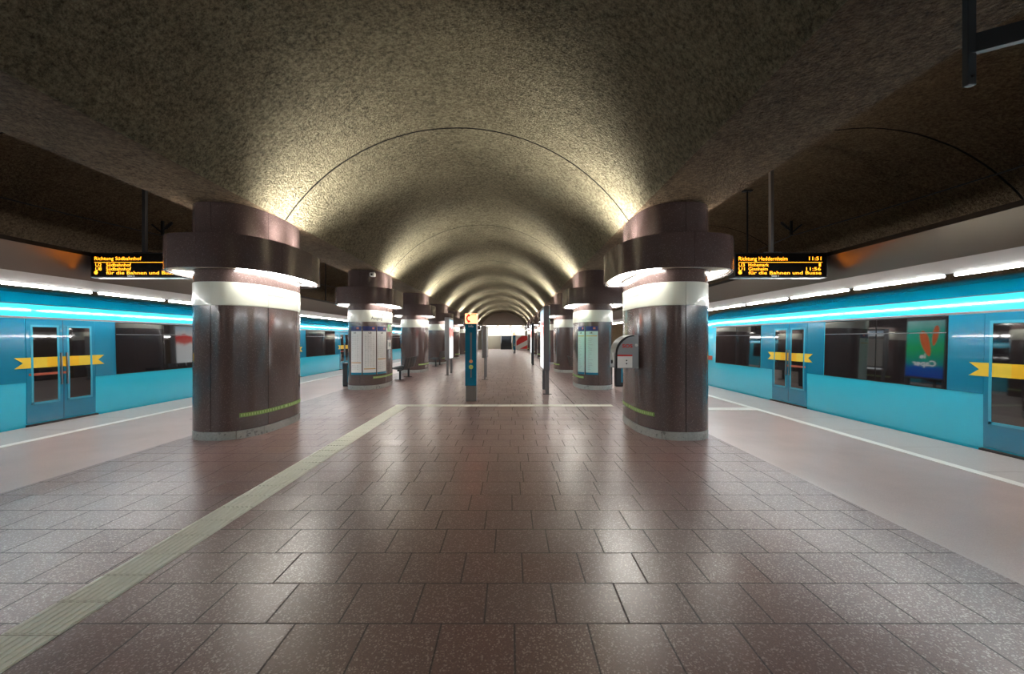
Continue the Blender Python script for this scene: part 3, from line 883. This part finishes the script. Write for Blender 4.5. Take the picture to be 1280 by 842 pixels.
def poster_case(label, loc, frame, faceR, faceL, ln=1.30, z0=.66, z1=2.49, th=.17, legw=.10, art=False):
    t = thing('poster_case', label, 'poster case', loc, 0, 'lit poster cases on the platform')
    MB().bbox(-th/2, th/2, 0, ln, z0, z1, .015).build('case', frame, t)
    for y in (.0, ln-.12):
        MB().bbox(-legw/2+.02, legw/2+.02, y+.01, y+.11, 0, z0+.01, .006).build('leg', frame, t)
    MB().box(-.10, .14, -.02, .14, -.002, .012).build('foot_plate', M['dark_metal'], t)
    for sx, mat in ((1, faceR), (-1, faceL)):
        if not mat: continue
        a, b = sorted((sx*(th/2-.002), sx*(th/2+.006)))
        f = MB().box(a, b, .06, ln-.06, z0+.06, z1-.10).build('poster', mat, t)
        if art and sx > 0:
            X = th/2+.009
            m = MB()
            for (cy, cz, ry, rz_, rot) in ((.62, 1.72, .13, .40, -.35), (.33, 1.95, .09, .30, .15)):
                pts = []
                for q in range(20):
                    a_ = 2*PI*q/20; u, v = ry*math.cos(a_)*(1+.25*math.sin(a_)), rz_*math.sin(a_)
                    pts.append((X, cy+u*math.cos(rot)-v*math.sin(rot), cz+u*math.sin(rot)+v*math.cos(rot)))
                m.add(pts, [tuple(range(20))])
            m.build('artwork', M['ad_orange'], f)
            m = MB(); text_into(m, 'Caper', lambda u, v: (X, u, v), .27, 1.02, 1.0, 1.22, 0, .03); text_into(m, 'le', lambda u, v: (X, u, v), .60, .78, 1.27, 1.42, 0, .03)
            m.build('poster_lettering', M['ad_text'], f)
    return t
poster_case('tall grey poster case standing right of the centre, beside the mint-poster pillar', (1.02, 12.45, 0), M['grey_paint'], M['ad_green'], M['ad_white'], art=True)
poster_case('slim grey poster case with lit poster near the benches of the left row', (-2.72, 18.95, 0), M['alu_fine'], M['ad_white'], M['ad_white'], th=.2)
poster_case('low pale grey showcase standing right behind the teal help column', (-1.0, 16.9, 0), M['alu_fine'], M['paper'], M['paper'], ln=1.1, z0=.83, z1=2.06, th=.17, legw=.05)
poster_case('dark grey poster case far along the platform, in front of the red hoarding', (1.33, 26.2, 0), M['anthracite'], M['ad_white'], M['ad_white'], th=.16)

# ------------------------------------------------------------------ benches and bins
def bench(label, loc, rz):
    t = thing('bench', label, 'bench', loc, rz, 'dark benches between the pillars')
    n, w = 4, .5
    MB().bbox(-.04, .04, 0, n*w, .34, .40, .008).build('beam', M['anthracite'], t)
    for y in (.3, n*w-.3):
        m = MB(); m.bbox(-.035, .035, y-.035, y+.035, 0, .35, .006); m.box(-.2, .14, y-.03, y+.03, -.001, .015); m.build('leg', M['anthracite'], t)
    for k in range(n):
        m = MB(); a, b = k*w+.025, (k+1)*w-.025
        pts = [(-.30,.47),(-.26,.445),(-.05,.42),(.12,.41),(.18,.44),(.22,.56),(.26,.76),(.285,.84)]
        th = .018
        lo = [(x+.006, z-th) if i < 5 else (x+th, z-.003) for i, (x, z) in enumerate(pts)]
        m.prism(pts+lo[::-1], 'y', a, b)
        for q in range(1, 6):
            yy = a+(b-a)*q/6
            m.box(-.27, .12, yy-.012, yy+.012, .425, .45)
        m.build('seat_shell', M['anthracite'], t, 30)
    return t
b0 = bench('dark metal bench beside the timetable pillar in the left row', (-4.20, 16.55, 0), 0)
copy_tree(b0, (-4.20, 24.6, 0), 0, 'dark metal bench farther back in the left row, near the slim poster case')
copy_tree(b0, (2.72, 18.9, 0), PI, 'dark metal bench behind the mint-poster pillar in the right row')
def bin_(label, loc, s):
    t = thing('litter_bin', label, 'litter bin', loc, 0, 'litter bins beside the pillars')
    MB().bbox(-.14, .14, -.15, .15, .05, .74, .012).build('body', M['anthracite'], t)
    MB().bbox(-.14, .14, -.13, .13, 0, .06, .006).build('foot', M['dark_metal'], t)
    a, b = sorted((s*-.02, s*-.13))
    MB().box(a, b, -.158, -.15, .14, .70).build('teal_panel', M['teal_print'], t)
    MB().bbox(-.145, .145, -.155, .155, .74, .77, .01).build('lid', M['dark_metal'], t)
    MB().box(.0, .12, -.156, -.148, .62, .68).build('slot', M['black'], t)
    return t
bin_('dark litter bin with teal panel left of the timetable pillar', (-5.35, 14.62, 0), -1)
bin_('dark litter bin with teal panel beside the mint-poster pillar', (PRX+.90, 14.6, 0), -1)

# ------------------------------------------------------------------ far end: stair, red hoarding, lamps
t = thing('staircase', 'dark staircase rising at the far end of the platform', 'stairs', (-1.35, Y1+.4, 0))
m = MB()
for k in range(12): m.box(0, 1.5, .28*k, .28*(k+1), 0, .165*(k+1))
m.build('steps', M['anthracite'], t)
for x in (-.05, 1.5):
    m = MB(); m.prism([(0,0),(0,.95),(3.36,2.93),(3.36,1.98)], 'x', x, x+.05); m.build('balustrade', M['dark_metal'], t)
t = thing('hoarding', 'red hoarding with white diagonal stripe at the far end', 'hoarding', (.75, Y1-1.2, 0))
MB().box(0, 2.2, .012, .06, .02, 2.02).build('panel', M['white_paint'], t)
m = MB()
m.prism([(.1,.55),(.1,1.15),(.35,1.55),(.8,1.9),(1.2,1.98),(2.18,1.98),(2.18,1.55),(1.5,1.3)], 'y', .0, .011)
m.prism([(.55,.12),(2.18,.95),(2.18,.12)], 'y', .0, .011)
m.build('red_print', M['red_print'], t)
MB().box(1.75, 2.15, -.03, .0, .75, 1.3).build('dark_notice', M['underframe'], t)
for x in (.2, 1.95): MB().box(x, x+.06, -.02, .35, 0, .04).build('foot', M['dark_metal'], t)
for k in range(3):
    x = C0-1.9 + 1.9*k
    t = thing('ceiling_lamp', 'bright lamp panel over the far stair, %s of three' % ['leftmost','middle','rightmost'][k], 'lamp', (x, Y1+2.2, 3.42), 0, 'lamp panels over the far stair')
    MB().bbox(-.75, .75, -.3, .3, .02, .08, .01).build('frame', M['reflector'], t)
    MB().box(-.7, .7, -.26, .26, .0, .02).build('diffuser', M['lamp_face'], t)

# ------------------------------------------------------------------ camera, world, view
cam = bpy.data.cameras.new('camera'); co = bpy.data.objects.new('camera', cam); COL.objects.link(co)
co.location = (0, 0, EYE); co.rotation_euler = (PI/2, 0, 0)
cam.sensor_width = 36; cam.lens = F/1280*36; cam.shift_x = 2/1280; cam.shift_y = 2/1280
cam.clip_start = .05; cam.clip_end = 300
S.camera = co
w = bpy.data.worlds.new('world'); S.world = w; w.use_nodes = True
w.node_tree.nodes['Background'].inputs[0].default_value = (.02, .02, .02, 1)
S.cycles.use_adaptive_sampling = False
S.view_settings.view_transform = 'Standard'; S.view_settings.look = 'None'
S.view_settings.gamma = 1; S.view_settings.use_curve_mapping = False
S.view_settings.exposure = 1.6
